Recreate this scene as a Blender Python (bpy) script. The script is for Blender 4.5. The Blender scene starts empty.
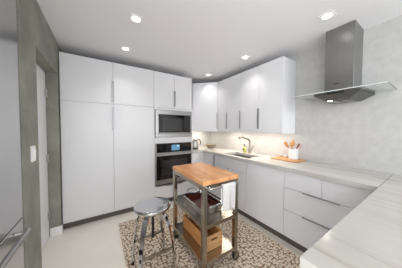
import bpy, bmesh, math, random
from mathutils import Vector, Matrix, Euler
random.seed(7)
S = bpy.context.scene
COL = S.collection

# ------------------------------------------------------------------ camera
YAW, PITCH, ROLL, FPX, CAM_Z = math.radians(32.798), math.radians(-1.722), math.radians(-0.176), 156.53, 1.359
R0 = Vector((math.cos(YAW), -math.sin(YAW), 0)); D0 = Vector((math.sin(YAW), math.cos(YAW), 0)); Z0 = Vector((0, 0, 1))
D = D0*math.cos(PITCH) + Z0*math.sin(PITCH); U = -D0*math.sin(PITCH) + Z0*math.cos(PITCH)
RX = R0*math.cos(ROLL) - U*math.sin(ROLL); UY = R0*math.sin(ROLL) + U*math.cos(ROLL)
cam_d = bpy.data.cameras.new('camera'); cam = bpy.data.objects.new('camera', cam_d); COL.objects.link(cam)
cam.matrix_world = Matrix(((RX.x, UY.x, -D.x, 0), (RX.y, UY.y, -D.y, 0), (RX.z, UY.z, -D.z, CAM_Z), (0, 0, 0, 1)))
cam_d.sensor_width = 36; cam_d.lens = 36*FPX/402; cam_d.shift_y = -0.0012; cam_d.clip_start = 0.02
S.camera = cam

# ------------------------------------------------------------------ exposure, sky, added fill lamps
S.view_settings.view_transform = 'Standard'; S.view_settings.look = 'None'
S.view_settings.gamma = 1; S.view_settings.use_curve_mapping = False
S.view_settings.exposure = 0.0
W = bpy.data.worlds.new('sky'); S.world = W; W.use_nodes = True
W.node_tree.nodes['Background'].inputs[0].default_value = (0.75, 0.86, 1.0, 1); W.node_tree.nodes['Background'].inputs[1].default_value = .8

def area(name, loc, rot, sx, sy, power, color=(1, 1, 1), shape='RECTANGLE', spread=math.pi):
    l = bpy.data.lights.new(name, 'AREA'); l.energy = power; l.color = color; l.shape = shape; l.size = sx
    l.spread = spread
    if shape in ('RECTANGLE', 'ELLIPSE'): l.size_y = sy
    o = bpy.data.objects.new(name, l); COL.objects.link(o); o.location = loc; o.rotation_euler = rot
    return o
R = math.radians
area('rear_fill_lamp', (0.3, -3.38, 1.45), (R(90), 0, 0), 4.2, 1.7, 82, (0.945, 0.972, 1.0))  # unseen area lamp added behind the camera as soft fill
area('side_fill_lamp', (-2.58, -1.4, 1.45), (R(90), 0, R(-90)), 2.6, 1.7, 84, (0.945, 0.972, 1.0))  # second added fill lamp, out of view, brightens the fronts from the side


# ------------------------------------------------------------------ materials
def lin(c):
    return tuple(((v/255)/12.92 if v/255 <= .04045 else ((v/255+.055)/1.055)**2.4) for v in c) + (1,)
def mat(name, rgb, rough=.5, metal=0, spec=.5, noise=0, nscale=8, bump=0, bscale=40, coat=0, trans=0, ior=1.45, aniso=None, emit=0):
    m = bpy.data.materials.new(name); m.use_nodes = True; nt = m.node_tree; n = nt.nodes; b = n['Principled BSDF']
    b.inputs['Base Color'].default_value = lin(rgb); b.inputs['Roughness'].default_value = rough
    b.inputs['Metallic'].default_value = metal; b.inputs['Specular IOR Level'].default_value = spec
    b.inputs['Coat Weight'].default_value = coat; b.inputs['Coat Roughness'].default_value = .08
    b.inputs['Transmission Weight'].default_value = trans; b.inputs['IOR'].default_value = ior
    if emit:
        b.inputs['Emission Color'].default_value = lin(rgb); b.inputs['Emission Strength'].default_value = emit
    tc = n.new('ShaderNodeTexCoord'); mp = n.new('ShaderNodeMapping'); nt.links.new(tc.outputs['Object'], mp.inputs[0])
    if aniso: mp.inputs['Scale'].default_value = aniso
    tx = n.new('ShaderNodeTexNoise'); tx.inputs['Scale'].default_value = nscale; tx.inputs['Detail'].default_value = 4
    nt.links.new(mp.outputs[0], tx.inputs[0])
    rp = n.new('ShaderNodeValToRGB'); c = lin(rgb)
    k = max(noise, .004)
    rp.color_ramp.elements[0].position = .3; rp.color_ramp.elements[1].position = .7
    rp.color_ramp.elements[0].color = tuple(max(0, v*(1-k)) for v in c[:3]) + (1,)
    rp.color_ramp.elements[1].color = tuple(min(1, v*(1+k)) for v in c[:3]) + (1,)
    nt.links.new(tx.outputs['Fac'], rp.inputs[0]); nt.links.new(rp.outputs[0], b.inputs['Base Color'])
    if bump:
        t2 = n.new('ShaderNodeTexNoise'); t2.inputs['Scale'].default_value = bscale; t2.inputs['Detail'].default_value = 3
        nt.links.new(mp.outputs[0], t2.inputs[0])
        bp = n.new('ShaderNodeBump'); bp.inputs['Strength'].default_value = bump; bp.inputs['Distance'].default_value = .01
        nt.links.new(t2.outputs['Fac'], bp.inputs['Height']); nt.links.new(bp.outputs[0], b.inputs['Normal'])
    return m

M = {}
M['white'] = mat('white_gloss_lacquer', (234, 234, 236), .24)
M['carcass'] = mat('white_melamine', (232, 232, 236), .45)
M['ceil'] = mat('ceiling_paint', (243, 243, 245), .9, bump=.05, bscale=120)
M['wallr'] = mat('plaster_wallcovering', (192, 191, 189), .5, noise=.06, nscale=14, bump=.35, bscale=22)
M['green'] = mat('green_limewash', (143, 144, 132), .7, noise=.22, nscale=4, bump=.15, bscale=30)
M['paint'] = mat('white_trim_paint', (248, 248, 248), .4)
M['floor'] = mat('cream_floor', (243, 236, 226), .35, noise=.03, nscale=3)
M['steel'] = mat('brushed_steel', (172, 171, 169), .3, 1, noise=.08, nscale=6, aniso=(1, 1, 30))
M['steel_h'] = mat('hood_steel', (146, 146, 145), .3, 1, noise=.06, nscale=6, aniso=(30, 30, 1))
M['fridge'] = mat('fridge_steel', (190, 190, 191), .2, 1, noise=.04, nscale=5, aniso=(1, 30, 30))
M['cart'] = mat('cart_steel', (172, 163, 150), .25, 1, noise=.1, nscale=9)
M['chrome'] = mat('polished_chrome', (200, 201, 203), .07, 1)
M['nickel'] = mat('brushed_nickel', (146, 138, 127), .28, 1)
M['pull'] = mat('grey_edge_pull', (172, 172, 174), .4, 1)
M['toe'] = mat('toe_kick_grey', (92, 87, 80), .5)
M['black'] = mat('black_glass', (14, 14, 16), .06, 0, .6)
M['blackm'] = mat('black_plastic', (22, 21, 20), .45)
M['win'] = mat('oven_window_glass', (46, 45, 44), .08, 0, .7)
M['screen'] = mat('oven_display', (104, 152, 186), .3, emit=.3)
M['screen2'] = mat('display_pale', (190, 215, 232), .3, emit=.4)
M['lamp'] = mat('lamp_lens', (255, 252, 246), .4, emit=4)
M['strip'] = mat('warm_strip_lens', (255, 226, 186), .4, emit=1.2)
M['ceramic'] = mat('white_ceramic', (226, 228, 228), .2)
M['linen'] = mat('white_linen', (226, 225, 224), .9, noise=.06, nscale=60, bump=.3, bscale=160)
M['spoon'] = mat('spoon_wood', (172, 116, 68), .55, noise=.15, nscale=10, aniso=(4, 4, 1))
M['spoon2'] = mat('pale_spoon_wood', (200, 148, 96), .55, noise=.12, nscale=10)
M['redwood'] = mat('reddish_wood', (140, 74, 58), .5, noise=.15)
M['rosew'] = mat('pale_pink_wood', (198, 160, 138), .5, noise=.1)
M['crate'] = mat('crate_wood', (196, 136, 80), .6, noise=.25, nscale=6, aniso=(10, 1, 10))
M['crate_e'] = mat('crate_end_wood', (208, 162, 112), .6, noise=.2, nscale=6, aniso=(1, 10, 10))
M['dwood'] = mat('dark_red_wood', (92, 38, 26), .4, noise=.3, nscale=6, aniso=(10, 1, 10))
M['board'] = mat('board_wood', (206, 154, 104), .5, noise=.14, nscale=6, aniso=(10, 1.5, 10))
M['soap'] = mat('lime_soap', (178, 184, 96), .15, spec=.6)
M['bowl'] = mat('tan_bowl', (158, 144, 126), .6, noise=.2, nscale=30)
M['shadowbox'] = mat('dark_cavity', (30, 30, 30), .8)

# glass of the hood canopy
g = mat('hood_glass', (236, 244, 240), .03, 0, .5, trans=1.0, ior=1.45); M['glass'] = g
M['edge'] = mat('glass_edge_highlight', (222, 230, 226), .3, spec=.6)  # bright highlight of the canopy's front edge, put into a pale colour
# limestone-veined counter
def counter_mat(name, along):
    m = mat(name, (226, 222, 214), .16, spec=.5); nt = m.node_tree; n = nt.nodes; b = n['Principled BSDF']
    tc = n['Texture Coordinate']; mp = n.new('ShaderNodeMapping'); nt.links.new(tc.outputs['Object'], mp.inputs[0])
    mp.inputs['Scale'].default_value = (1, .045, 1) if along == 'y' else (.09, 1, 1)
    a = n.new('ShaderNodeTexNoise'); a.inputs['Scale'].default_value = 9; a.inputs['Detail'].default_value = 5; a.inputs['Roughness'].default_value = .55
    nt.links.new(mp.outputs[0], a.inputs[0])
    r = n.new('ShaderNodeValToRGB'); e = r.color_ramp.elements
    e[0].position = .28; e[0].color = lin((160, 157, 152)); e[1].position = .75; e[1].color = lin((202, 199, 192))
    x = e.new(.46); x.color = lin((197, 194, 187)); x = e.new(.5); x.color = lin((158, 150, 138)); x = e.new(.53); x.color = lin((189, 185, 177))
    nt.links.new(a.outputs['Fac'], r.inputs[0])
    mp2 = n.new('ShaderNodeMapping'); nt.links.new(tc.outputs['Object'], mp2.inputs[0]); mp2.inputs['Location'].default_value = (3.3, 1.7, 0)
    mp2.inputs['Scale'].default_value = (1, .03, 1) if along == 'y' else (.05, 1, 1)
    a2 = n.new('ShaderNodeTexNoise'); a2.inputs['Scale'].default_value = 3.5; a2.inputs['Detail'].default_value = 3
    nt.links.new(mp2.outputs[0], a2.inputs[0])
    r2 = n.new('ShaderNodeValToRGB'); r2.color_ramp.elements[0].position = .4; r2.color_ramp.elements[1].position = .62
    r2.color_ramp.elements[0].color = (0, 0, 0, 1); r2.color_ramp.elements[1].color = (.7, .7, .7, 1)
    nt.links.new(a2.outputs['Fac'], r2.inputs[0])
    mx = n.new('ShaderNodeMix'); mx.data_type = 'RGBA'; mx.inputs['A'].default_value = lin((199, 196, 190))
    nt.links.new(r2.outputs[0], mx.inputs['Factor']); nt.links.new(r.outputs[0], mx.inputs['B']); nt.links.new(mx.outputs['Result'], b.inputs['Base Color'])
    return m
M['counter'] = counter_mat('veined_stone', 'y'); M['counter_p'] = counter_mat('veined_stone_return', 'y')
# butcher block: staves running along the cart
def butcher():
    m = mat('butcher_block', (206, 140, 88), .4, spec=.4); nt = m.node_tree; n = nt.nodes; b = n['Principled BSDF']
    tc = n['Texture Coordinate']; mp = n.new('ShaderNodeMapping'); mp.inputs['Rotation'].default_value = (0, 0, math.pi/2)
    nt.links.new(tc.outputs['Object'], mp.inputs[0])
    br = n.new('ShaderNodeTexBrick'); br.inputs['Scale'].default_value = 1; br.inputs['Brick Width'].default_value = .26; br.inputs['Row Height'].default_value = .036
    br.inputs['Mortar Size'].default_value = .0006; br.offset = .37
    br.inputs['Color1'].default_value = lin((236, 178, 124)); br.inputs['Color2'].default_value = lin((210, 142, 90)); br.inputs['Mortar'].default_value = lin((170, 108, 66))
    nt.links.new(mp.outputs[0], br.inputs[0])
    nz = n.new('ShaderNodeTexNoise'); nz.inputs['Scale'].default_value = 12; mp2 = n.new('ShaderNodeMapping'); mp2.inputs['Scale'].default_value = (6, .8, 6)
    nt.links.new(tc.outputs['Object'], mp2.inputs[0]); nt.links.new(mp2.outputs[0], nz.inputs[0])
    mx = n.new('ShaderNodeMix'); mx.data_type = 'RGBA'; mx.blend_type = 'OVERLAY'; mx.inputs['Factor'].default_value = .35
    nt.links.new(br.outputs[0], mx.inputs['A']); nt.links.new(nz.outputs['Fac'], mx.inputs['B']); nt.links.new(mx.outputs['Result'], b.inputs['Base Color'])
    return m
M['butcher'] = butcher()
# spotted rug
def rug_mat():
    m = mat('spotted_rug_pile', (150, 126, 104), .95, bump=.2, bscale=250); nt = m.node_tree; n = nt.nodes; b = n['Principled BSDF']
    tc = n['Texture Coordinate']; nz = n.new('ShaderNodeTexNoise'); nz.inputs['Scale'].default_value = 14
    nt.links.new(tc.outputs['Object'], nz.inputs[0])
    vm = n.new('ShaderNodeVectorMath'); vm.operation = 'MULTIPLY_ADD'; vm.inputs[1].default_value = (.016, .016, 0)
    nt.links.new(nz.outputs['Color'], vm.inputs[0]); nt.links.new(tc.outputs['Object'], vm.inputs[2])
    v = n.new('ShaderNodeTexVoronoi'); v.voronoi_dimensions = '2D'; v.feature = 'F1'; v.inputs['Scale'].default_value = 34; v.inputs['Randomness'].default_value = .7
    nt.links.new(vm.outputs[0], v.inputs[0])
    r = n.new('ShaderNodeValToRGB'); e = r.color_ramp.elements
    e[0].position = .10; e[0].color = lin((172, 146, 118)); e[1].position = .20; e[1].color = lin((240, 229, 212))
    x = e.new(.36); x.color = lin((232, 219, 200)); x = e.new(.50); x.color = lin((140, 116, 92))
    nt.links.new(v.outputs['Distance'], r.inputs[0]); nt.links.new(r.outputs[0], b.inputs['Base Color'])
    return m
M['rug'] = rug_mat()
M['rugedge'] = mat('rug_binding', (240, 232, 218), .9)

# ------------------------------------------------------------------ mesh helpers
def box(bm, x0, x1, y0, y1, z0, z1, bev=0, seg=2):
    t = bmesh.new(); bmesh.ops.create_cube(t, size=1)
    for v in t.verts:
        v.co = Vector(((x0+x1)/2 + v.co.x*(x1-x0), (y0+y1)/2 + v.co.y*(y1-y0), (z0+z1)/2 + v.co.z*(z1-z0)))
    if bev: bmesh.ops.bevel(t, geom=t.edges[:], offset=bev, segments=seg, affect='EDGES', profile=.5)
    return merge(bm, t)
def merge(bm, t):
    me = bpy.data.meshes.new('tmp'); t.to_mesh(me); t.free(); bm.from_mesh(me); bpy.data.meshes.remove(me); return bm
def prism(bm, pts, z0, z1, bev=0):
    t = bmesh.new(); vs = [t.verts.new((x, y, z0)) for x, y in pts]; f = t.faces.new(vs)
    r = bmesh.ops.extrude_face_region(t, geom=[f]); 
    for g_ in r['geom']:
        if isinstance(g_, bmesh.types.BMVert): g_.co.z = z1
    bmesh.ops.recalc_face_normals(t, faces=t.faces[:])
    if bev: bmesh.ops.bevel(t, geom=t.edges[:], offset=bev, segments=2, affect='EDGES', profile=.5)
    return merge(bm, t)
def cells(bm, xs, ys, filled, z0, z1, bev=0):
    t = bmesh.new(); V = {}
    def gv(i, j):
        if (i, j) not in V: V[i, j] = t.verts.new((xs[i], ys[j], z0))
        return V[i, j]
    fs = [t.faces.new((gv(i, j), gv(i+1, j), gv(i+1, j+1), gv(i, j+1))) for i in range(len(xs)-1) for j in range(len(ys)-1) if filled(i, j)]
    r = bmesh.ops.extrude_face_region(t, geom=fs)
    for g_ in r['geom']:
        if isinstance(g_, bmesh.types.BMVert): g_.co.z = z1
    bmesh.ops.recalc_face_normals(t, faces=t.faces[:])
    if bev:
        es = [e for e in t.edges if len(e.link_faces) == 2 and e.calc_face_angle(0) > .5]
        bmesh.ops.bevel(t, geom=es, offset=bev, segments=2, affect='EDGES', profile=.5)
    return merge(bm, t)
def smooth_path(pts, n=6):
    P = [Vector(p) for p in pts]; out = []
    for i in range(len(P)-1):
        p0 = P[max(i-1, 0)]; p1 = P[i]; p2 = P[i+1]; p3 = P[min(i+2, len(P)-1)]
        for k in range(n):
            t = k/n
            out.append(.5*((2*p1) + (p2-p0)*t + (2*p0-5*p1+4*p2-p3)*t*t + (3*p1-p0-3*p2+p3)*t**3))
    out.append(P[-1]); return out
def sweep(bm, pts, prof, up=Vector((0, 0, 1)), closed=False, scale=None):
    """prof: list of (side, normal) offsets; swept along pts"""
    t = bmesh.new(); P = [Vector(p) for p in pts]; rings = []; N = len(P); prev = None
    for i, p in enumerate(P):
        if closed: d = P[(i+1) % N]-P[i-1]
        else: d = P[min(i+1, N-1)]-P[max(i-1, 0)]
        d.normalize()
        s = d.cross(up if prev is None else prev)
        if s.length < 1e-4: s = d.cross(Vector((1, 0, 0)))
        s.normalize(); nn = s.cross(d).normalized(); prev = nn
        k = scale(i/(N-1)) if scale else (1, 1)
        rings.append([t.verts.new(p + s*a*k[0] + nn*b_*k[1]) for a, b_ in prof])
    m = len(prof)
    for i in range(N if closed else N-1):
        A = rings[i]; B = rings[(i+1) % N]
        for j in range(m): t.faces.new((A[j], A[(j+1) % m], B[(j+1) % m], B[j]))
    if not closed:
        t.faces.new(rings[0][::-1]); t.faces.new(rings[-1])
    bmesh.ops.recalc_face_normals(t, faces=t.faces[:])
    return merge(bm, t)
def circ(r, n=12): return [(r*math.cos(2*math.pi*k/n), r*math.sin(2*math.pi*k/n)) for k in range(n)]
def rect(w, h): return [(-w/2, -h/2), (w/2, -h/2), (w/2, h/2), (-w/2, h/2)]
def tube(bm, pts, r, n=12, closed=False): return sweep(bm, pts, circ(r, n), closed=closed)
def lathe(bm, prof, cx=0, cy=0, cz=0, n=32, cap=True):
    t = bmesh.new(); rings = []
    for r, z in prof:
        if r < 1e-5: rings.append([t.verts.new((cx, cy, cz+z))])
        else: rings.append([t.verts.new((cx+r*math.cos(2*math.pi*k/n), cy+r*math.sin(2*math.pi*k/n), cz+z)) for k in range(n)])
    for A, B in zip(rings, rings[1:]):
        for k in range(n):
            a = A[k % len(A)], A[(k+1) % n % len(A)]; b_ = B[k % len(B)], B[(k+1) % n % len(B)]
            vs = []
            for v in (a[0], a[1], b_[1], b_[0]):
                if v not in vs: vs.append(v)
            if len(vs) > 2: t.faces.new(vs)
    if cap:
        if len(rings[0]) > 1: t.faces.new(rings[0][::-1])
        if len(rings[-1]) > 1: t.faces.new(rings[-1])
    bmesh.ops.recalc_face_normals(t, faces=t.faces[:])
    return merge(bm, t)
def worldpos(o):
    p = Vector((0, 0, 0))
    while o is not None: p += o.location; o = o.parent
    return p
def obj(name, bm, m, parent=None, smooth=False, origin=None):
    off = worldpos(parent) if parent else Vector((0, 0, 0))
    loc = Vector(origin) - off if origin is not None else Vector((0, 0, 0))
    for v in bm.verts: v.co -= off + loc
    me = bpy.data.meshes.new(name); bm.to_mesh(me); bm.free(); me.materials.append(m)
    for p in me.polygons: p.use_smooth = bool(smooth)
    o = bpy.data.objects.new(name, me); COL.objects.link(o); o.location = loc
    if smooth:
        md = o.modifiers.new('smooth_angle', 'EDGE_SPLIT'); md.split_angle = R(38)
    if parent: o.parent = parent
    return o
def tag(o, label, cat, group=None):
    o['label'] = label; o['category'] = cat
    if group: o['group'] = group
    return o
def thing(name, loc, label, cat, group=None):
    o = bpy.data.objects.new(name, None); COL.objects.link(o); o.location = loc; o.empty_display_size = .1
    return tag(o, label, cat, group)
def struct(name, bm, m, parent=None, smooth=False):
    o = obj(name, bm, m, parent, smooth); 
    if parent is None: o['kind'] = 'structure'
    return o
def B(*a, **k): return box(bmesh.new(), *a, **k)

# ------------------------------------------------------------------ room shell
XL, XW, YB, ZC = -.44, 2.424, 3.31, 2.446
struct('floor', B(-2.7, XW+.12, -3.6, YB+.12, -.1, 0), M['floor'])
struct('ceiling', B(-2.7, XW+.12, -3.6, YB+.12, ZC, ZC+.1), M['ceil'])
struct('wall_right', B(XW, XW+.12, -3.6, YB+.12, 0, ZC), M['wallr'])
struct('wall_back', B(-1.2, XW, YB, YB+.12, 0, ZC), M['wallr'])
bm = bmesh.new()                                     # left wall: pier, door head, return beside the tall cabinets, fridge niche
box(bm, -1.25, XL, 1.548, 1.855, 0, ZC); box(bm, -.60, XL, 1.855, 2.645, 2.045, ZC); box(bm, -.60, XL, 2.645, YB, 0, ZC)
box(bm, -1.35, -1.25, .5, 1.855, 0, ZC); box(bm, -1.25, XL, .5, .62, 0, ZC)
struct('wall_left', bm, M['green'])
bm = bmesh.new()                                     # living end behind the camera, with two unseen openings added to let light in
box(bm, -2.7, -1.35, .5, .62, 0, ZC); struct('wall_partition', bm, M['paint'])
bm = bmesh.new(); box(bm, -2.7, -2.58, -3.6, .5, 0, .6); box(bm, -2.7, -2.58, -3.6, .5, 2.3, ZC); box(bm, -2.7, -2.58, -3.6, -2.7, .6, 2.3); box(bm, -2.7, -2.58, -.1, .5, .6, 2.3)
struct('wall_side', bm, M['paint'])
bm = bmesh.new(); box(bm, -2.58, XW, -3.6, -3.48, 0, .6); box(bm, -2.58, XW, -3.6, -3.48, 2.3, ZC); box(bm, -2.58, -1.8, -3.6, -3.48, .6, 2.3); box(bm, 2.4, XW, -3.6, -3.48, .6, 2.3)
struct('wall_front', bm, M['paint'])

# door in the left wall
d1 = struct('door_1', B(-.592, -.552, 1.86, 2.637, .006, 2.04, bev=.002), M['paint'])
for z in (.275, .99, 1.79):
    bm = bmesh.new(); tube(bm, [(-.545, 2.630, z-.05), (-.545, 2.630, z+.05)], .011); box(bm, -.552, -.547, 2.595, 2.63, z-.045, z+.045)
    obj('hinge', bm, M['pull'], d1)
bm = bmesh.new(); lathe(bm, [(.026, 0), (.026, .004), (.011, .008), (.011, .03), (.024, .038), (.028, .052), (.02, .064), (0, .066)], n=20)
bm.transform(Matrix.Translation((-.552, 1.93, 1.0)) @ Matrix.Rotation(R(90), 4, 'Y')); obj('door_knob', bm, M['nickel'], d1, True)
bm = bmesh.new(); box(bm, -.545, XL+.012, 2.630, 2.645, 0, .105, bev=.003); box(bm, XL, XL+.012, 2.645, 2.672, 0, .105, bev=.003)
struct('baseboard_left', bm, M['paint'])

# light switch on the pier
sw = thing('light_switch', (XL, 1.70, 1.165), 'white light switch on the green wall between fridge and door', 'switch')
obj('switch_plate', B(XL, XL+.012, 1.665, 1.738, 1.105, 1.225, bev=.003), M['paint'], sw)
obj('rocker', B(XL+.012, XL+.019, 1.685, 1.718, 1.13, 1.20, bev=.002), M['paint'], sw)

# ------------------------------------------------------------------ cabinets
YT = 2.692; DT = .02
ZT, ZS, ZB = 2.341, 1.723, .105
def pull_y(x, z0, z1, parent):       # edge pull on a door facing -Y (runs vertically at x)
    return obj('handle', B(x-.007, x+.007, YT-.022, YT, z0, z1, bev=.002), M['pull'], parent)
def tall(x0, x1, pull_x, label):
    t = thing('tall_cabinet', ((x0+x1)/2, 3.0, 0), label, 'cabinet', 'tall white cabinets')
    obj('carcass', B(x0+.001, x1-.001, YT+DT, YB-.005, ZB-.02, ZT), M['carcass'], t)
    obj('toe_kick', B(x0, x1, YT+.05, YT+.066, 0, ZB-.02), M['toe'], t)
    for z0, z1, h0, h1 in ((ZB, ZS-.002, 1.34, 1.685), (ZS+.002, ZT, 1.755, 2.066)):
        d = obj('door', B(x0+.0015, x1-.0015, YT, YT+DT, z0, z1, bev=.0015), M['white'], t)
        pull_y(pull_x, h0, h1, d)
tall(-.431, .170, .163, 'tall white gloss two-door cabinet against the green wall beside the hinged door')
tall(.170, .777, .177, 'tall white gloss two-door cabinet standing beside the oven cabinet')
# oven cabinet
x0, x1 = .777, 1.535
oc = thing('oven_cabinet', ((x0+x1)/2, 3.0, 0), 'tall white cabinet housing the microwave and the wall oven', 'cabinet')
bm = bmesh.new()
box(bm, x0, x0+.018, YT+DT, YB-.005, ZB-.02, ZT); box(bm, x1-.018, x1, YT, YB-.005, .0, ZT)
for z in (ZB-.02, .325, 1.135, 1.705, ZT-.018): box(bm, x0+.018, x1-.018, YT+DT, YB-.005, z, z+.018)
box(bm, x0+.018, x1-.018, YB-.02, YB-.005, ZB, ZT-.018)
obj('carcass', bm, M['carcass'], oc)
obj('filler_rail', B(x0+.0015, x1-.019, YT, YT+DT, 1.098, 1.205, bev=.0015), M['white'], oc)
obj('filler_rail', B(x0+.0015, x1-.019, YT, YT+DT, 1.692, 1.726, bev=.0015), M['white'], oc)
obj('toe_kick', B(x0, x1-.018, YT+.05, YT+.066, 0, ZB-.02), M['toe'], oc)
xm = 1.156
for a, b_, px in ((x0+.0015, xm-.0015, xm-.009), (xm+.0015, x1-.0015, xm+.009)):
    d = obj('door', B(a, b_, YT, YT+DT, 1.729, ZT, bev=.0015), M['white'], oc); pull_y(px, 1.765, 2.045, d)
dr = obj('drawer', B(x0+.0015, x1-.019, YT, YT+DT, ZB, .338, bev=.0015), M['white'], oc)
obj('handle', B(xm-.165, xm+.165, YT-.022, YT, .328, .34, bev=.002), M['pull'], dr)

# microwave with trim frame
mw = thing('built_in_microwave', (1.155, 3.0, 1.153), 'built-in stainless microwave with black glass door above the wall oven', 'microwave')
fy = YT-.012
bm = bmesh.new(); box(bm, .80, 1.512, fy, YT+.02, 1.612, 1.690, bev=.003); box(bm, .80, 1.512, fy, YT+.02, 1.208, 1.268, bev=.003)
box(bm, .80, .856, fy, YT+.02, 1.268, 1.612, bev=.003); box(bm, 1.478, 1.512, fy, YT+.02, 1.268, 1.612, bev=.003)
obj('trim_frame', bm, M['steel'], mw)
obj('body', B(.86, 1.474, YT+.022, 3.12, 1.272, 1.61), M['blackm'], mw)
d = obj('door', B(.858, 1.478, YT-.02, YT+.018, 1.270, 1.610, bev=.002), M['black'], mw)
obj('window', B(.92, 1.30, YT-.0225, YT-.018, 1.315, 1.56), M['win'], d)
obj('control_panel', B(1.375, 1.465, YT-.0215, YT-.018, 1.29, 1.59), M['black'], d)
obj('handle', B(1.325, 1.337, YT-.034, YT-.02, 1.31, 1.57, bev=.003), M['blackm'], d)
obj('lower_strip', B(.862, 1.474, YT-.0235, YT-.018, 1.272, 1.287), M['steel'], mw)

# wall oven
ov = thing('wall_oven', (1.155, 3.0, .343), 'built-in stainless wall oven with blue display below the microwave', 'oven')
for xa, xb in ((.795, .815), (1.493, 1.512)): obj('side_trim', B(xa, xb, YT-.016, YT+.02, .352, 1.09, bev=.002), M['steel'], ov)
obj('body', B(.80, 1.507, YT+.022, 3.2, .345, 1.085), M['blackm'], ov)
cp = obj('control_panel', B(.815, 1.493, YT-.02, YT+.018, .945, 1.088, bev=.002), M['black'], ov)
obj('display', B(1.085, 1.245, YT-.0215, YT-.019, .965, 1.065), M['screen'], cp)
obj('display_readout', B(1.19, 1.238, YT-.0225, YT-.0205, 1.03, 1.055), M['screen2'], cp)
d = obj('door', B(.815, 1.493, YT-.022, YT+.018, .455, .938, bev=.002), M['black'], ov)
obj('window', B(.905, 1.403, YT-.0235, YT-.021, .53, .80), M['win'], d)
bm = bmesh.new(); tube(bm, [(.825, YT-.062, .895), (1.483, YT-.062, .895)], .0145, 14)
for x in (.85, 1.458): tube(bm, [(x, YT-.022, .895), (x, YT-.062, .895)], .009, 10)
obj('handle', bm, M['steel'], d, True)
obj('top_rail', B(.815, 1.493, YT-.026, YT-.0215, .875, .936, bev=.001), M['steel'], d)
obj('lower_panel', B(.815, 1.493, YT-.02, YT+.018, .372, .453, bev=.002), M['steel'], ov)
obj('vent_slot', B(.815, 1.493, YT-.012, YT+.018, .352, .371), M['blackm'], ov)

# base cabinets along the right wall
XD = 1.818; ZCT = .872                 # doors' face, carcass top
def pull_x(y0, y1, z0, z1, parent): return obj('handle', B(XD-.02, XD, y0, y1, z0, z1, bev=.002), M['pull'], parent)
def front(name, y0, y1, z0, z1, parent): return obj(name, B(XD, XD+DT, y0+.0015, y1-.0015, z0, z1, bev=.0015), M['white'], parent)
def toe(y0, y1, parent): obj('toe_kick', B(XD+.05, XD+.066, y0, y1, 0, ZB-.02), M['toe'], parent)
YC = 2.70
cc = thing('corner_base_cabinet', (2.1, 2.9, 0), 'white corner base cabinet with folding doors under the bowl', 'cabinet')
bm = bmesh.new(); prism(bm, [(1.537, YC+DT), (XD+DT, YC+DT), (XD+DT, 2.342), (XW-.005, 2.342), (XW-.005, YB-.005), (1.537, YB-.005)], ZB-.02, ZCT)
obj('carcass', bm, M['carcass'], cc)
obj('door', B(1.537, XD-.002, YC, YC+DT, ZB, ZCT-.004, bev=.0015), M['white'], cc)
d = front('door', 2.342, YC-.002, ZB, ZCT-.004, cc); pull_x(2.343, 2.357, .50, .86, d)
bm = bmesh.new(); box(bm, 1.537, XD+.05, YC+.05, YC+.066, 0, ZB-.02); box(bm, XD+.05, XD+.066, 2.342, YC+.05, 0, ZB-.02); obj('toe_kick', bm, M['toe'], cc)
sc = thing('sink_base_cabinet', (2.1, 1.957, 0), 'white base cabinet holding the sink below the faucet', 'cabinet')
ya, yb = 1.573, 2.340
bm = bmesh.new()
for y in (ya+.001, yb-.019): box(bm, XD+DT, XW-.005, y, y+.018, ZB-.02, ZCT)
box(bm, XD+DT, XW-.005, ya+.019, yb-.019, ZB-.02, ZB); box(bm, XW-.02, XW-.005, ya+.019, yb-.019, ZB, ZCT)
obj('carcass', bm, M['carcass'], sc)
front('drawer_front', ya, yb, .698, ZCT-.004, sc)
for a, b_, p in ((ya, 1.956, 1.80), (1.957, yb, 2.0)):
    d = front('door', a, b_, ZB, .694, sc)
pull_x(1.94, 1.97, .688, .7, d); toe(ya, yb, sc)
dw = thing('dishwasher', (2.1, 1.29, 0), 'panelled dishwasher with one plain white front between sink and drawers', 'dishwasher')
ya, yb = 1.007, 1.571
obj('body', B(XD+DT, XW-.06, ya+.002, yb-.002, ZB-.02, ZCT), M['carcass'], dw); front('door', ya, yb, ZB, ZCT-.004, dw); toe(ya, yb, dw)
db = thing('drawer_base_cabinet', (2.1, .633, 0), 'white base cabinet with two small drawers over two wide drawers', 'cabinet')
ya, yb = .262, 1.005
obj('carcass', B(XD+DT, XW-.005, ya, yb, ZB-.02, ZCT), M['carcass'], db)
for a, b_ in ((ya, .634), (.634, yb)): front('drawer', a, b_, .678, ZCT-.004, db)
for z0, z1 in ((.416, .674), (ZB, .412)):
    d = front('drawer', ya, yb, z0, z1, db); pull_x(.49, .80, z1-.004, z1+.003, d)
toe(ya, yb, db)
# peninsula
pb = thing('peninsula_base_cabinet', (1.2, -.06, 0), 'white cabinet base under the peninsula counter', 'cabinet')
obj('carcass', B(.612, XW-.005, -.355, .232, ZB-.02, ZCT), M['carcass'], pb); obj('end_panel', B(.597, .612, -.36, .234, 0, ZCT), M['white'], pb)
for k in range(2): obj('door', B(.614+k*.60, 1.212+k*.60, .232, .252-.002, ZB, ZCT-.004, bev=.0015), M['white'], pb)
obj('toe_kick', B(.612, 1.818, .17, .186, 0, ZB-.02), M['toe'], pb)

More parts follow.
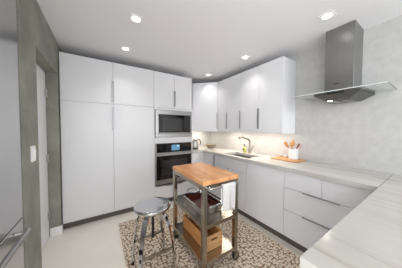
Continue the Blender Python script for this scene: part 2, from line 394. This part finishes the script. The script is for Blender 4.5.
# countertops
SX0, SX1, SY0, SY1 = 1.875, 2.185, 1.60, 2.165
ZK = .918
xs = [1.537, 1.788, SX0, SX1, XW-.001]; ys = [.262, SY0, SY1, 2.675, YB-.001]
ct = obj('countertop', cells(bmesh.new(), xs, ys, lambda i, j: not (i == 0 and j < 3) and not (i == 2 and j == 1), ZCT, ZK, bev=.002), M['counter'])
tag(ct, 'white veined stone countertop running from corner past the sink under the hood', 'countertop')
pc = obj('peninsula_countertop', B(.577, XW-.001, -.40, .2595, ZCT, ZK, bev=.002), M['counter_p'])
tag(pc, 'white veined stone slab topping the peninsula, opposite the wall oven', 'countertop')

# upper cabinets
XU = 2.085; ZU = 1.344
def upper(y0, y1, ydiv, pulls, label):
    t = thing('upper_cabinet', (2.25, (y0+y1)/2, 1.3), label, 'cabinet', 'white wall cabinets')
    obj('carcass', B(XU+DT, XW-.004, y0+.001, y1-.001, ZU, ZT), M['carcass'], t)
    for (a, b_), py in zip(((ydiv, y1), (y0, ydiv)), pulls):
        d = obj('door', B(XU, XU+DT, a+.0015, b_-.0015, ZU, ZT, bev=.0015), M['white'], t)
        obj('handle', B(XU-.02, XU, py-.006, py+.006, ZU+.02, 1.68, bev=.002), M['pull'], d)
    obj('light_rail', B(XU+.006, XU+.024, y0, y1, 1.306, ZU-.001), M['white'], t)
    return t
upper(1.951, 2.591, 2.300, (2.309, 1.961), 'white two-door wall cabinet next to the angled corner cabinet')
u2 = upper(1.211, 1.949, 1.578, (1.585, 1.571), 'white two-door wall cabinet nearest the range hood')
obj('end_panel', B(XU, XW-.004, 1.193, 1.2105, 1.292, ZT, bev=.001), M['white'], u2)
uc = thing('corner_upper_cabinet', (2.15, 3.05, 1.3), 'white corner wall cabinet with one angled door beside the oven cabinet', 'cabinet')
yl = YB-.34; xl = XU-(yl-2.591)
o_ = .02*.7071
bm = bmesh.new(); prism(bm, [(xl+o_*2, yl), (XU+o_*0+.002, 2.593+o_*2), (XU+.02, 2.593), (XW-.004, 2.593), (XW-.004, YB-.004), (xl, YB-.004), (xl, yl+.0)], ZU, ZT)
obj('carcass', bm, M['carcass'], uc)
bm = bmesh.new(); prism(bm, [(xl+.002, yl-.002), (XU-.002, 2.593), (XU-.002+o_, 2.593+o_), (xl+.002+o_, yl-.002+o_)], ZU, ZT, bev=.0015)
d = obj('door', bm, M['white'], uc)
bm = bmesh.new(); px, py = XU-.012, 2.603; q = .007*.7071; e_ = .02*.7071
prism(bm, [(px-q, py+q), (px+q, py-q), (px+q-e_, py-q-e_), (px-q-e_, py+q-e_)], ZU+.02, 1.70); obj('handle', bm, M['pull'], d)
obj('filler_panel', B(1.537, xl-.001, yl, yl+.018, ZU-.04, ZT), M['white'], uc)
bm = bmesh.new(); prism(bm, [(xl+.008, yl), (XU+.004, 2.597), (XU+.016, 2.609), (xl+.02, yl+.012)], 1.306, ZU-.001); obj('light_rail', bm, M['white'], uc)

# under-cabinet lamps
for k, (ya, yb, lab) in enumerate(((1.26, 1.90, 'warm strip lamp under the wall cabinet nearest the hood'), (2.0, 2.56, 'warm strip lamp under the wall cabinet beside the corner cabinet'))):
    t = thing('under_cabinet_lamp', (2.145, (ya+yb)/2, ZU), lab, 'lamp', 'under-cabinet strip lamps')
    obj('housing', B(2.125, 2.165, ya, yb, ZU-.014, ZU-.0005), M['paint'], t); obj('lens', B(2.130, 2.160, ya+.01, yb-.01, ZU-.017, ZU-.014), M['strip'], t)
    a = area('strip_light', (2.145, (ya+yb)/2, ZU-.02), (0, 0, 0), .03, yb-ya-.02, 3.9, (1, .90, .79)); a.parent = t; a.location = Vector((2.145, (ya+yb)/2, ZU-.02)) - t.location
t = thing('under_cabinet_lamp', (1.95, 3.05, ZU), 'warm strip lamp under the angled corner wall cabinet', 'lamp', 'under-cabinet strip lamps')
obj('housing', B(1.75, 2.15, 3.09, 3.13, ZU-.014, ZU-.0005), M['paint'], t); obj('lens', B(1.76, 2.14, 3.095, 3.125, ZU-.017, ZU-.014), M['strip'], t)
a = area('strip_light', (0, 0, 0), (0, 0, 0), .38, .03, 2.9, (1, .90, .79)); a.parent = t; a.location = (0, .06, -.02)

# ------------------------------------------------------------------ range hood
M['steel_d'] = mat('hood_body_steel', (112, 112, 110), .38, 1)
hd = thing('range_hood', (2.3, .625, 1.65), 'stainless chimney range hood with a wide flat glass canopy on the wall', 'range hood')
HX, HY0, HY1 = 2.137, .502, .745
bm = bmesh.new(); box(bm, HX, XW-.003, HY0, HY1, 1.765, ZC-.001, bev=.003); ch = obj('chimney', bm, M['steel_h'], hd)
obj('maker_badge', B(HX-.0015, HX+.001, .62, .665, 1.845, 1.853), M['blackm'], ch)
bm = bmesh.new(); box(bm, 1.971, XW-.003, .255, 1.016, 1.742, 1.750, bev=.002); gc = obj('glass_canopy', bm, M['glass'], hd); obj('edge_highlight', B(1.966, 1.9708, .255, 1.016, 1.7425, 1.7495), M['edge'], gc)  # thin pale strip paints the highlight along the glass front
bm = bmesh.new()
t = bmesh.new()
top = [(2.02, .80), (2.02, .43), (XW-.004, .40), (XW-.004, .84)]; bot = [(2.09, .72), (2.09, .52), (XW-.004, .50), (XW-.004, .74)]
vt = [t.verts.new((x, y, 1.741)) for x, y in top]; vm_ = [t.verts.new((x, y, 1.722)) for x, y in top]; vb = [t.verts.new((x, y, 1.668)) for x, y in bot]
t.faces.new(vt); t.faces.new(vb)
for A, C_ in ((vt, vm_), (vm_, vb)):
    for k in range(4): t.faces.new((A[k], A[(k+1) % 4], C_[(k+1) % 4], C_[k]))
bmesh.ops.recalc_face_normals(t, faces=t.faces[:]); merge(bm, t)
bd = obj('hood_body', bm, M['steel_d'], hd)
bm = bmesh.new()
for y0, y1 in ((.525, .61), (.625, .71)): box(bm, 2.15, 2.38, y0, y1, 1.662, 1.668, bev=.001)
obj('grease_filter', bm, M['steel_h'], bd)
bm = bmesh.new(); lathe(bm, [(.022, 0), (.022, .004), (0, .004)], 2.115, .685, 1.6635, 20); obj('hood_lamp', bm, M['lamp'], bd)
obj('button_strip', B(2.012, 2.021, .54, .68, 1.726, 1.738, bev=.001), M['blackm'], bd)
tube(bm := bmesh.new(), [(2.06, .62, 1.750), (2.06, .62, 1.757)], .012, 12); obj('glass_stud', bm, M['chrome'], hd)
a = area('hood_lamp_light', (2.115, .685, 1.655), (0, 0, 0), .04, .04, .4, (1, .95, .88), 'DISK')

# ------------------------------------------------------------------ ceiling lamps
def downlight(x, y, lab, power=1.1):
    t = thing('recessed_downlight', (x, y, ZC), lab, 'ceiling light', 'square recessed downlights')
    bm = bmesh.new(); s, w = .058, .043
    box(bm, x-s, x+s, y-s, y+s, ZC-.006, ZC-.0002, bev=.0015); obj('trim_ring', bm, M['paint'], t)
    bm = bmesh.new(); lathe(bm, [(.038, 0), (.040, .003), (0, .003)], x, y, ZC-.009, 28); obj('lens', bm, M['lamp'], t)
    l = area('downlight_lamp', (0, 0, 0), (0, 0, 0), .07, .07, power, (1, .98, .955), 'DISK', R(98)); l.parent = t; l.location = (0, 0, -.0105)
downlight(.313, 1.677, 'square recessed downlight in the ceiling above the metal stool')
downlight(.305, 2.367, 'square recessed downlight in front of the tall plain cabinets')
downlight(1.857, 1.659, 'square recessed downlight in front of the wall cabinets, above the dishwasher')
downlight(1.840, 2.600, 'square recessed downlight nearest the angled corner cabinet')
downlight(1.840, .636, 'square recessed downlight nearest the range hood')
downlight(.31, .6, 'unseen added downlight in the ceiling in front of the refrigerator'); downlight(1.84, -.6, 'unseen added downlight over the peninsula end'); downlight(.31, -.9, 'unseen added downlight in the ceiling of the open living end')  # three unseen downlights, kept for the light they add

# ------------------------------------------------------------------ fridge niche
fr = thing('refrigerator', (-.8, 1.09, 0), 'stainless refrigerator with a bottom freezer drawer in the green wall', 'refrigerator')
obj('body', B(-1.2, -.50, .635, 1.543, .02, 2.19), M['blackm'], fr)
obj('door', B(-.50, -.447, 1.088, 1.543, .762, 2.19, bev=.004), M['fridge'], fr)
d0 = obj('door', B(-.50, -.447, .635, 1.084, .762, 2.19, bev=.004), M['fridge'], fr)
dr = obj('freezer_drawer', B(-.50, -.447, .635, 1.543, .10, .754, bev=.004), M['fridge'], fr)
def barh(p0, p1, off):
    bm = bmesh.new(); p0 = Vector(p0); p1 = Vector(p1); tube(bm, [p0, p1], .014, 14)
    for f in (.04, .96):
        q = p0.lerp(p1, f); tube(bm, [q, q+Vector((off, 0, 0))], .011, 12)
    return bm
obj('handle', barh((-.395, 1.42, .712), (-.395, .75, .712), -.05), M['steel'], dr, True)
obj('handle', barh((-.42, 1.07, .95), (-.42, 1.07, 1.70), -.03), M['steel'], d0, True)
obj('handle', barh((-.42, 1.102, .95), (-.42, 1.102, 1.70), -.03), M['steel'], fr, True)
obj('toe_grille', B(-.52, -.47, .64, 1.53, .01, .095), M['blackm'], fr)
ou = thing('overfridge_cabinet', (-.8, 1.09, 2.2), 'grey cabinet panel above the refrigerator under the ceiling', 'cabinet')
obj('carcass', B(-1.2, -.50, .635, 1.537, 2.20, ZC-.004), M['carcass'], ou)
for a, b_ in ((.637, 1.085), (1.087, 1.537)): obj('door', B(-.50, -.447, a, b_, 2.205, ZC-.006, bev=.0015), M['fridge'], ou)

# ------------------------------------------------------------------ rug
RX0, RX1, RY0, RY1 = .18, 1.775, .26, 2.49
rg = obj('area_rug', B(RX0+.018, RX1-.018, RY0+.018, RY1-.018, .0005, .009, bev=.002), M['rug']); tag(rg, 'brown and cream spotted area rug on the pale floor', 'rug')
bm = bmesh.new(); cells(bm, [RX0, RX0+.018, RX1-.018, RX1], [RY0, RY0+.018, RY1-.018, RY1], lambda i, j: (i, j) != (1, 1), .0005, .0085, bev=.002)
obj('binding', bm, M['rugedge'], rg)

# ------------------------------------------------------------------ kitchen cart
CX0, CX1, CY0, CY1, CZ = .740, 1.170, 1.107, 1.795, .900
ca = thing('kitchen_cart', ((CX0+CX1)/2, (CY0+CY1)/2, .009), 'stainless rolling kitchen cart with an orange butcher block top', 'cart')
obj('butcher_block_top', B(CX0, CX1, CY0, CY1, CZ-.038, CZ, bev=.003), M['butcher'], ca)
L = .042; i_ = .004
corners = [(CX0+i_, CY0+i_), (CX1-i_-L, CY0+i_), (CX0+i_, CY1-i_-L), (CX1-i_-L, CY1-i_-L)]
zt = CZ-.0385
for x, y in corners:
    obj('leg', B(x, x+L, y, y+L, .118, zt, bev=.003), M['cart'], ca)
    c = bmesh.new(); cx, cy = x+L/2, y+L/2
    tube(c, [(cx, cy, .098), (cx, cy, .118)], .012, 12)
    for s in (-1, 1): box(c, cx-.018, cx+.03, cy+s*.017-.002, cy+s*.017+.002, .038, .102, bev=.001)
    box(c, cx-.018, cx+.03, cy-.019, cy+.019, .098, .104, bev=.001)
    cs = obj('caster', c, M['cart'], ca)
    w = bmesh.new(); lathe(w, [(0, -.014), (.032, -.014), (.038, -.009), (.038, .009), (.032, .014), (0, .014)], n=24)
    w.transform(Matrix.Translation((cx+.014, cy, .0475)) @ Matrix.Rotation(R(90), 4, 'X')); obj('wheel', w, M['blackm'], cs, True)
bm = bmesh.new(); xi0, xi1, yi0, yi1 = CX0+i_+L, CX1-i_-L, CY0+i_+L, CY1-i_-L
for x in (CX0+i_+.006, CX1-i_-.022): box(bm, x, x+.016, yi0, yi1, zt-.045, zt, bev=.001)
for y in (CY0+i_+.006, CY1-i_-.022): box(bm, xi0, xi1, y, y+.016, zt-.045, zt, bev=.001)
obj('apron', bm, M['cart'], ca)
for z in (.50, .168):
    bm = bmesh.new(); box(bm, CX0+.012, CX1-.012, CY0+.012, CY1-.012, z-.004, z)
    for x in (CX0+.006, CX1-.014): box(bm, x, x+.008, yi0, yi1, z-.034, z+.002, bev=.001)
    for y in (CY0+.006, CY1-.014): box(bm, xi0, xi1, y, y+.008, z-.034, z+.002, bev=.001)
    obj('shelf', bm, M['cart'], ca)
RYB, RZB = CY0-.042, .842
bm = bmesh.new(); tube(bm, smooth_path([(.778, CY0+.006, RZB), (.780, CY0-.02, RZB), (.80, RYB, RZB), (.86, RYB, RZB), (1.05, RYB, RZB), (1.11, RYB, RZB), (1.13, CY0-.02, RZB), (1.132, CY0+.006, RZB)], 5), .0095, 12)
obj('towel_rail', bm, M['chrome'], ca, True)

# towel draped over the rail
def towel():
    bm = bmesh.new(); W0, W1 = .912, 1.068; nx, ns = 16, 30; rr = .0145; rows = []
    path = []
    for k in range(12): path.append((RYB-rr, .612+k*(RZB-.612)/12, 1-k/12))
    for k in range(7): a = math.pi-k*math.pi/6; path.append((RYB+rr*math.cos(a), RZB+rr*math.sin(a), 0))
    for k in range(1, 11): path.append((RYB+rr, RZB-k*.17/10, k/10*.6))
    for (y, z, s) in path:
        row = []
        for i in range(nx+1):
            u = i/nx; x = W0+(W1-W0)*u + .010*s*math.sin(2+3*u) - .004*s
            wv = .007*s*math.sin(u*9.5+.6)+.003*s*math.sin(u*23)
            row.append(bm.verts.new((x, y+(wv if y < RYB else min(wv, 0.0)*.4) , z + (.006*math.sin(u*5) if s == 1 else 0))))
        rows.append(row)
    for A, C_ in zip(rows, rows[1:]):
        for i in range(nx): bm.faces.new((A[i], A[i+1], C_[i+1], C_[i]))
    bmesh.ops.recalc_face_normals(bm, faces=bm.faces[:]); return bm
to = obj('dish_towel', towel(), M['linen'], None, True, origin=(1.0, RYB, .61)); tag(to, 'white dish towel hanging over the rail of the kitchen cart', 'towel')
sm = to.modifiers.new('cloth_thickness', 'SOLIDIFY'); sm.thickness = .004; sm.offset = 0

# roasting pan with a dark red wooden tray inside, on the middle shelf
def shell(bm, x0, x1, y0, y1, z0, z1, flare, th, r=.03):
    def loop(a0, a1, b0, b1, z):
        out = []
        for cx, cy, st in ((a1-r, b1-r, 0), (a0+r, b1-r, 90), (a0+r, b0+r, 180), (a1-r, b0+r, 270)):
            for k in range(6):
                a = R(st+k*18); out.append((cx+r*math.cos(a), cy+r*math.sin(a), z))
        return out
    Ls = [loop(x0+flare, x1-flare, y0+flare, y1-flare, z0), loop(x0, x1, y0, y1, z1), loop(x0-.008, x1+.008, y0-.008, y1+.008, z1), loop(x0-.008, x1+.008, y0-.008, y1+.008, z1+.003),
          loop(x0+th, x1-th, y0+th, y1-th, z1+.003), loop(x0+flare+th, x1-flare-th, y0+flare+th, y1-flare-th, z0+th)]
    t = bmesh.new(); V = [[t.verts.new(p) for p in l] for l in Ls]; n = len(V[0])
    for A, C_ in zip(V, V[1:]):
        for k in range(n): t.faces.new((A[k], A[(k+1) % n], C_[(k+1) % n], C_[k]))
    t.faces.new(V[0][::-1]); t.faces.new(V[-1]); bmesh.ops.recalc_face_normals(t, faces=t.faces[:]); return merge(bm, t)
pn = thing('roasting_pan', (.945, 1.45, .502), 'shiny metal roasting pan with upright handles on the middle cart shelf', 'pan')
obj('pan_body', shell(bmesh.new(), .815, 1.085, 1.235, 1.665, .5025, .575, .012, .003), M['chrome'], pn, True)
for y in (1.228, 1.672):
    s = -1 if y < 1.4 else 1
    bm = bmesh.new(); tube(bm, smooth_path([(.885, y, .573), (.883, y+s*.012, .592), (.90, y+s*.022, .606), (.95, y+s*.026, .610), (1.0, y+s*.022, .606), (1.017, y+s*.012, .592), (1.015, y, .573)], 5), .0055, 10)
    obj('handle', bm, M['chrome'], pn, True)
tr = thing('wooden_tray', (.95, 1.45, .508), 'dark red wooden tray lying inside the metal roasting pan', 'tray')
bm = bmesh.new(); box(bm, .842, 1.058, 1.27, 1.63, .509, .52, bev=.002)
box(bm, .842, .852, 1.27, 1.63, .52, .553, bev=.002); box(bm, 1.048, 1.058, 1.27, 1.63, .52, .553, bev=.002); box(bm, .852, 1.048, 1.27, 1.28, .52, .553, bev=.002); box(bm, .852, 1.048, 1.62, 1.63, .52, .553, bev=.002)
obj('tray_body', bm, M['dwood'], tr)

# wooden crate on the lower shelf
cr = thing('wooden_crate', (.935, 1.45, .17), 'orange wooden crate with hand slots on the lower cart shelf', 'crate')
cx0, cx1, cy0, cy1, cz0, cz1, th = .835, 1.035, 1.20, 1.69, .1715, .318, .011
obj('bottom_board', B(cx0+th, cx1-th, cy0+th, cy1-th, cz0, cz0+th), M['crate'], cr)
for x in (cx0, cx1-th): obj('side_board', B(x, x+th, cy0, cy1, cz0, cz1, bev=.0015), M['crate'], cr)
for y in (cy0, cy1-th):
    t = cells(bmesh.new(), [cx0+th, .895, .975, cx1-th], [cz0, .262, .284, cz1], lambda i, j: (i, j) != (1, 1), 0, th)
    t.transform(Matrix(((1, 0, 0, 0), (0, 0, -1, y+th), (0, 1, 0, 0), (0, 0, 0, 1)))); obj('end_board', t, M['crate_e'], cr)

# ------------------------------------------------------------------ stool
SXc, SYc, RZ = .412, 1.485, .009
st = thing('metal_stool', (SXc, SYc, RZ), 'shiny chrome stool with round seat and arched legs on the rug', 'stool')
bm = bmesh.new(); lathe(bm, [(0, .586), (.10, .586), (.152, .594), (.164, .602), (.170, .614), (.168, .626), (.158, .633), (.145, .633), (.11, .627), (.05, .622), (0, .621)], SXc, SYc, RZ, 48, cap=False)
obj('seat', bm, M['chrome'], st, True)
bm = bmesh.new(); tube(bm, [(SXc, SYc, .33), (SXc, SYc, .60)], .0125, 14); tube(bm, [(SXc, SYc, .322), (SXc, SYc, .335)], .016, 14); obj('screw_post', bm, M['blackm'], st, True)
bm = bmesh.new(); lathe(bm, [(0, .575), (.06, .575), (.066, .581), (.066, .592), (0, .592)], SXc, SYc, 0, 28); obj('hub', bm, M['chrome'], st, True)
legs = {}
for sx in (-1, 1):
    for sy in (-1, 1):
        dx, dy = sx*.158/.2213, sy*.155/.2213
        prof = [(.045, .582), (.092, .568), (.13, .53), (.158, .46), (.182, .36), (.201, .25), (.213, .13), (.2213, .03)]
        pts = smooth_path([(SXc+dx*r, SYc+dy*r, z) for r, z in prof], 5)
        bm = bmesh.new(); sweep(bm, pts, rect(.034, .011), scale=lambda f: (1.55-.75*f, 1))
        lg = obj('leg', bm, M['chrome'], st, True); 
        bm = bmesh.new(); lathe(bm, [(.014, .0), (.016, .004), (.015, .022), (.0, .022)], SXc+dx*.222, SYc+dy*.222, RZ+.0005, 16); obj('foot_pad', bm, M['blackm'], lg, True)
rz = .25; k = .201/.2213
for sy in (-1, 1):
    bm = bmesh.new(); y = SYc+sy*.155*k; box(bm, SXc-.158*k, SXc+.158*k, y-.009, y+.009, rz-.010, rz+.010, bev=.002); rn = obj('footrest_bar', bm, M['nickel'], st)
    for sx in (-1, 1):
        x = SXc+sx*.158*k; obj('bracket', B(x-.010, x+.010, y-.012, y+.012, rz-.013, rz+.013, bev=.002), M['blackm'], rn)

# ------------------------------------------------------------------ sink and faucet
sk = thing('kitchen_sink', (2.03, 1.88, .70), 'stainless undermount sink set into the countertop below the faucet', 'sink')
bm = bmesh.new(); a0, a1, b0, b1 = SX0-.006, SX1+.006, SY0-.006, SY1+.006
cells(bm, [a0-.02, a0, a1, a1+.02], [b0-.02+.006, b0, b1, b1+.02-.0], lambda i, j: (i, j) != (1, 1), ZCT-.004, ZCT-.0005)
box(bm, a0-.002, a0, b0, b1, .69, ZCT-.003); box(bm, a1, a1+.002, b0, b1, .69, ZCT-.003); box(bm, a0, a1, b0-.002, b0, .69, ZCT-.003); box(bm, a0, a1, b1, b1+.002, .69, ZCT-.003); box(bm, a0, a1, b0, b1, .688, .69)
obj('basin', bm, M['steel'], sk)
bm = bmesh.new(); lathe(bm, [(0, 0), (.04, 0), (.045, .003), (.03, .002), (0, .001)], 2.03, 1.88, .6905, 24); obj('drain', bm, M['chrome'], sk, True)
fa = thing('kitchen_faucet', (2.298, 1.92, ZK), 'brushed metal single-lever faucet with angled spout behind the sink', 'faucet')
fx, fy_ = 2.298, 1.92
bm = bmesh.new(); lathe(bm, [(.028, 0), (.028, .006), (.021, .012), (.021, .10), (.017, .11), (.0155, .12), (0, .12)], fx, fy_, ZK, 24); obj('faucet_body', bm, M['nickel'], fa, True)
bm = bmesh.new(); tube(bm, smooth_path([(fx, fy_, ZK+.11), (fx, fy_, 1.09), (fx, fy_, 1.135), (fx-.022, fy_+.006, 1.162), (fx-.06, fy_+.012, 1.176), (fx-.12, fy_+.025, 1.197), (fx-.17, fy_+.036, 1.213)], 5), .0135, 14); obj('spout', bm, M['nickel'], fa, True)
bm = bmesh.new(); tube(bm, smooth_path([(fx-.165, fy_+.035, 1.211), (fx-.20, fy_+.042, 1.218), (fx-.214, fy_+.045, 1.206), (fx-.218, fy_+.046, 1.178)], 5), .0175, 14); obj('spray_head', bm, M['nickel'], fa, True)
bm = bmesh.new(); tube(bm, [(fx, fy_-.015, ZK+.07), (fx+.002, fy_-.048, ZK+.072)], .0135, 14); tube(bm, [(fx+.002, fy_-.046, ZK+.072), (fx+.003, fy_-.062, ZK+.10), (fx+.003, fy_-.078, ZK+.155)], .006, 10); obj('lever', bm, M['nickel'], fa, True)

# soap bottle
so = thing('soap_bottle', (2.258, 2.0, ZK), 'lime green pump bottle of soap beside the faucet', 'bottle')
bm = bmesh.new(); lathe(bm, [(0, 0), (.030, 0), (.033, .004), (.033, .085), (.028, .100), (.014, .110), (.012, .118), (0, .118)], 2.258, 2.0, ZK+.0005, 24); obj('bottle_body', bm, M['soap'], so, True)
bm = bmesh.new(); lathe(bm, [(0, .118), (.014, .118), (.014, .132), (.005, .134), (.005, .150), (.010, .152), (.010, .158), (0, .158)], 2.258, 2.0, ZK, 16); tube(bm, [(2.258, 2.0, ZK+.155), (2.225, 2.012, ZK+.150)], .005, 8); obj('pump', bm, M['blackm'], so, True)
obj('bottle_label', B(2.2235, 2.2245+.003, 1.985, 2.015, ZK+.055, ZK+.08), M['blackm'], so)

# bowl
bm = bmesh.new(); lathe(bm, [(0, 0), (.06, 0), (.066, .006), (.10, .035), (.132, .075), (.138, .082), (.132, .083), (.095, .042), (.06, .012), (0, .010)], 2.16, 2.93, ZK+.0005, 40, cap=False)
bo = obj('serving_bowl', bm, M['bowl'], None, True, origin=(2.16, 2.93, ZK)); tag(bo, 'wide tan bowl on the counter in the corner', 'bowl')

# kettle
kx, ky = 1.74, 2.95
ke = thing('electric_kettle', (kx, ky, ZK), 'silver kettle with dark loop handle on the counter beside the oven cabinet', 'kettle')
bm = bmesh.new(); lathe(bm, [(0, .0), (.078, 0), (.08, .004), (.08, .024), (.072, .028), (0, .028)], kx, ky, ZK+.0005, 32); obj('base', bm, M['blackm'], ke, True)
bm = bmesh.new(); lathe(bm, [(0, .029), (.074, .029), (.076, .035), (.072, .08), (.062, .14), (.055, .175), (.052, .185), (0, .190)], kx, ky, ZK, 32); obj('kettle_body', bm, M['steel'], ke, True)
bm = bmesh.new(); lathe(bm, [(0, .188), (.048, .188), (.046, .196), (.014, .200), (.012, .212), (0, .214)], kx, ky, ZK, 24); obj('lid', bm, M['blackm'], ke, True)
bm = bmesh.new(); sweep(bm, smooth_path([(kx+.045, ky-.02, ZK+.188), (kx+.075, ky-.03, ZK+.205), (kx+.108, ky-.04, ZK+.185), (kx+.118, ky-.045, ZK+.135), (kx+.108, ky-.042, ZK+.095)], 5), rect(.022, .016)); obj('handle', bm, M['blackm'], ke, True)
bm = bmesh.new(); sweep(bm, [(kx-.05, ky+.01, ZK+.15), (kx-.085, ky+.015, ZK+.185)], circ(.018, 12), scale=lambda f: (1-.4*f, 1-.4*f)); obj('spout', bm, M['chrome'], ke, True)

# ------------------------------------------------------------------ cutting board with crock
cb = obj('cutting_board', B(2.135, 2.395, 1.03, 1.40, ZK+.0005, ZK+.0165, bev=.004), M['board'], None, origin=(2.265, 1.215, ZK)); tag(cb, 'light wooden cutting board under the white crock on the counter', 'cutting board')
ZBd = ZK+.0165
kx, ky = 2.305, 1.15
ck = obj('utensil_crock', lathe(bmesh.new(), [(0, 0), (.058, 0), (.062, .004), (.062, .142), (.060, .147), (.056, .142), (.056, .008), (0, .008)], kx, ky, ZBd+.0005, 40, cap=False), M['ceramic'], None, True, origin=(kx, ky, ZBd))
tag(ck, 'white ceramic crock holding wooden utensils on the cutting board', 'crock')
def utensil(name, label, bx, by, tx, ty, tz, m, head, hw, hl, grip=.006):
    p0 = Vector((kx+bx, ky+by, ZBd+.012)); p1 = Vector((kx+tx, ky+ty, tz)); d = (p1-p0).normalized()
    u = thing(name, p0, label, 'utensil', 'utensils in the white crock')
    pn_ = p1 - d*hl
    bm = bmesh.new(); tube(bm, [p0, p0.lerp(pn_, .5), pn_ + d*.01], grip, 10); obj('shaft', bm, m, u, True)
    if head:
        v = Vector((.89, .45, 0)); s = d.cross(v).normalized(); nn = s.cross(d).normalized(); t = bmesh.new(); rings = []
        n = 9
        for k in range(n):
            f = k/(n-1); c = pn_ + d*hl*f
            w = hw*(max(.12, math.sin(math.pi*(.12+.83*f)))**.6 if head == 'spoon' else (.3+.7*min(1, f*2.2)))
            if k == n-1 and head == 'spoon': w = hw*.35
            cup = -.006*math.sin(math.pi*f) if head == 'spoon' else 0
            rings.append([t.verts.new(c + s*w*math.cos(a) + nn*(.0045*math.sin(a)+cup*(1-abs(math.cos(a))))) for a in [2*math.pi*j/12 for j in range(12)]])
        for A, C_ in zip(rings, rings[1:]):
            for j in range(12): t.faces.new((A[j], A[(j+1) % 12], C_[(j+1) % 12], C_[j]))
        t.faces.new(rings[0][::-1]); t.faces.new(rings[-1]); bmesh.ops.recalc_face_normals(t, faces=t.faces[:])
        obj('blade' if head == 'spatula' else 'spoon_bowl', t, m, u, True)
utensil('wooden_spatula', 'broad brown wooden spatula leaning furthest toward the sink in the crock', .0, -.03, -.004, .125, 1.165, M['spoon'], 'spatula', .021, .10)
utensil('wooden_spoon', 'short light wooden spoon standing between the broad spatula and the tall spoon', .01, -.01, .01, .045, 1.168, M['spoon2'], 'spoon', .020, .07)
utensil('wooden_spoon', 'tallest wooden spoon with a large oval bowl in the crock', -.02, .02, -.012, -.004, 1.205, M['spoon2'], 'spoon', .024, .085)
utensil('wooden_spatula', 'slim reddish brown utensil leaning in the white crock', .0, .03, .0, -.078, 1.158, M['redwood'], 'spatula', .011, .09)
utensil('wooden_stick', 'thin pale pink stick leaning furthest toward the hood in the crock', .01, .035, .02, -.115, 1.155, M['rosew'], None, .01, .02, .0048)
for (x, y, lab) in ((2.35, 1.365, 'small white dish on the cutting board, further from the crock'), (2.335, 1.29, 'small white dish on the cutting board, next to the crock')):
    bm = bmesh.new(); lathe(bm, [(0, 0), (.016, 0), (.018, .004), (.03, .028), (.032, .032), (.029, .032), (.015, .008), (0, .006)], x, y, ZBd+.0005, 24, cap=False)
    o = obj('pinch_dish', bm, M['ceramic'], None, True, origin=(x, y, ZBd)); tag(o, lab, 'dish', 'small white dishes')
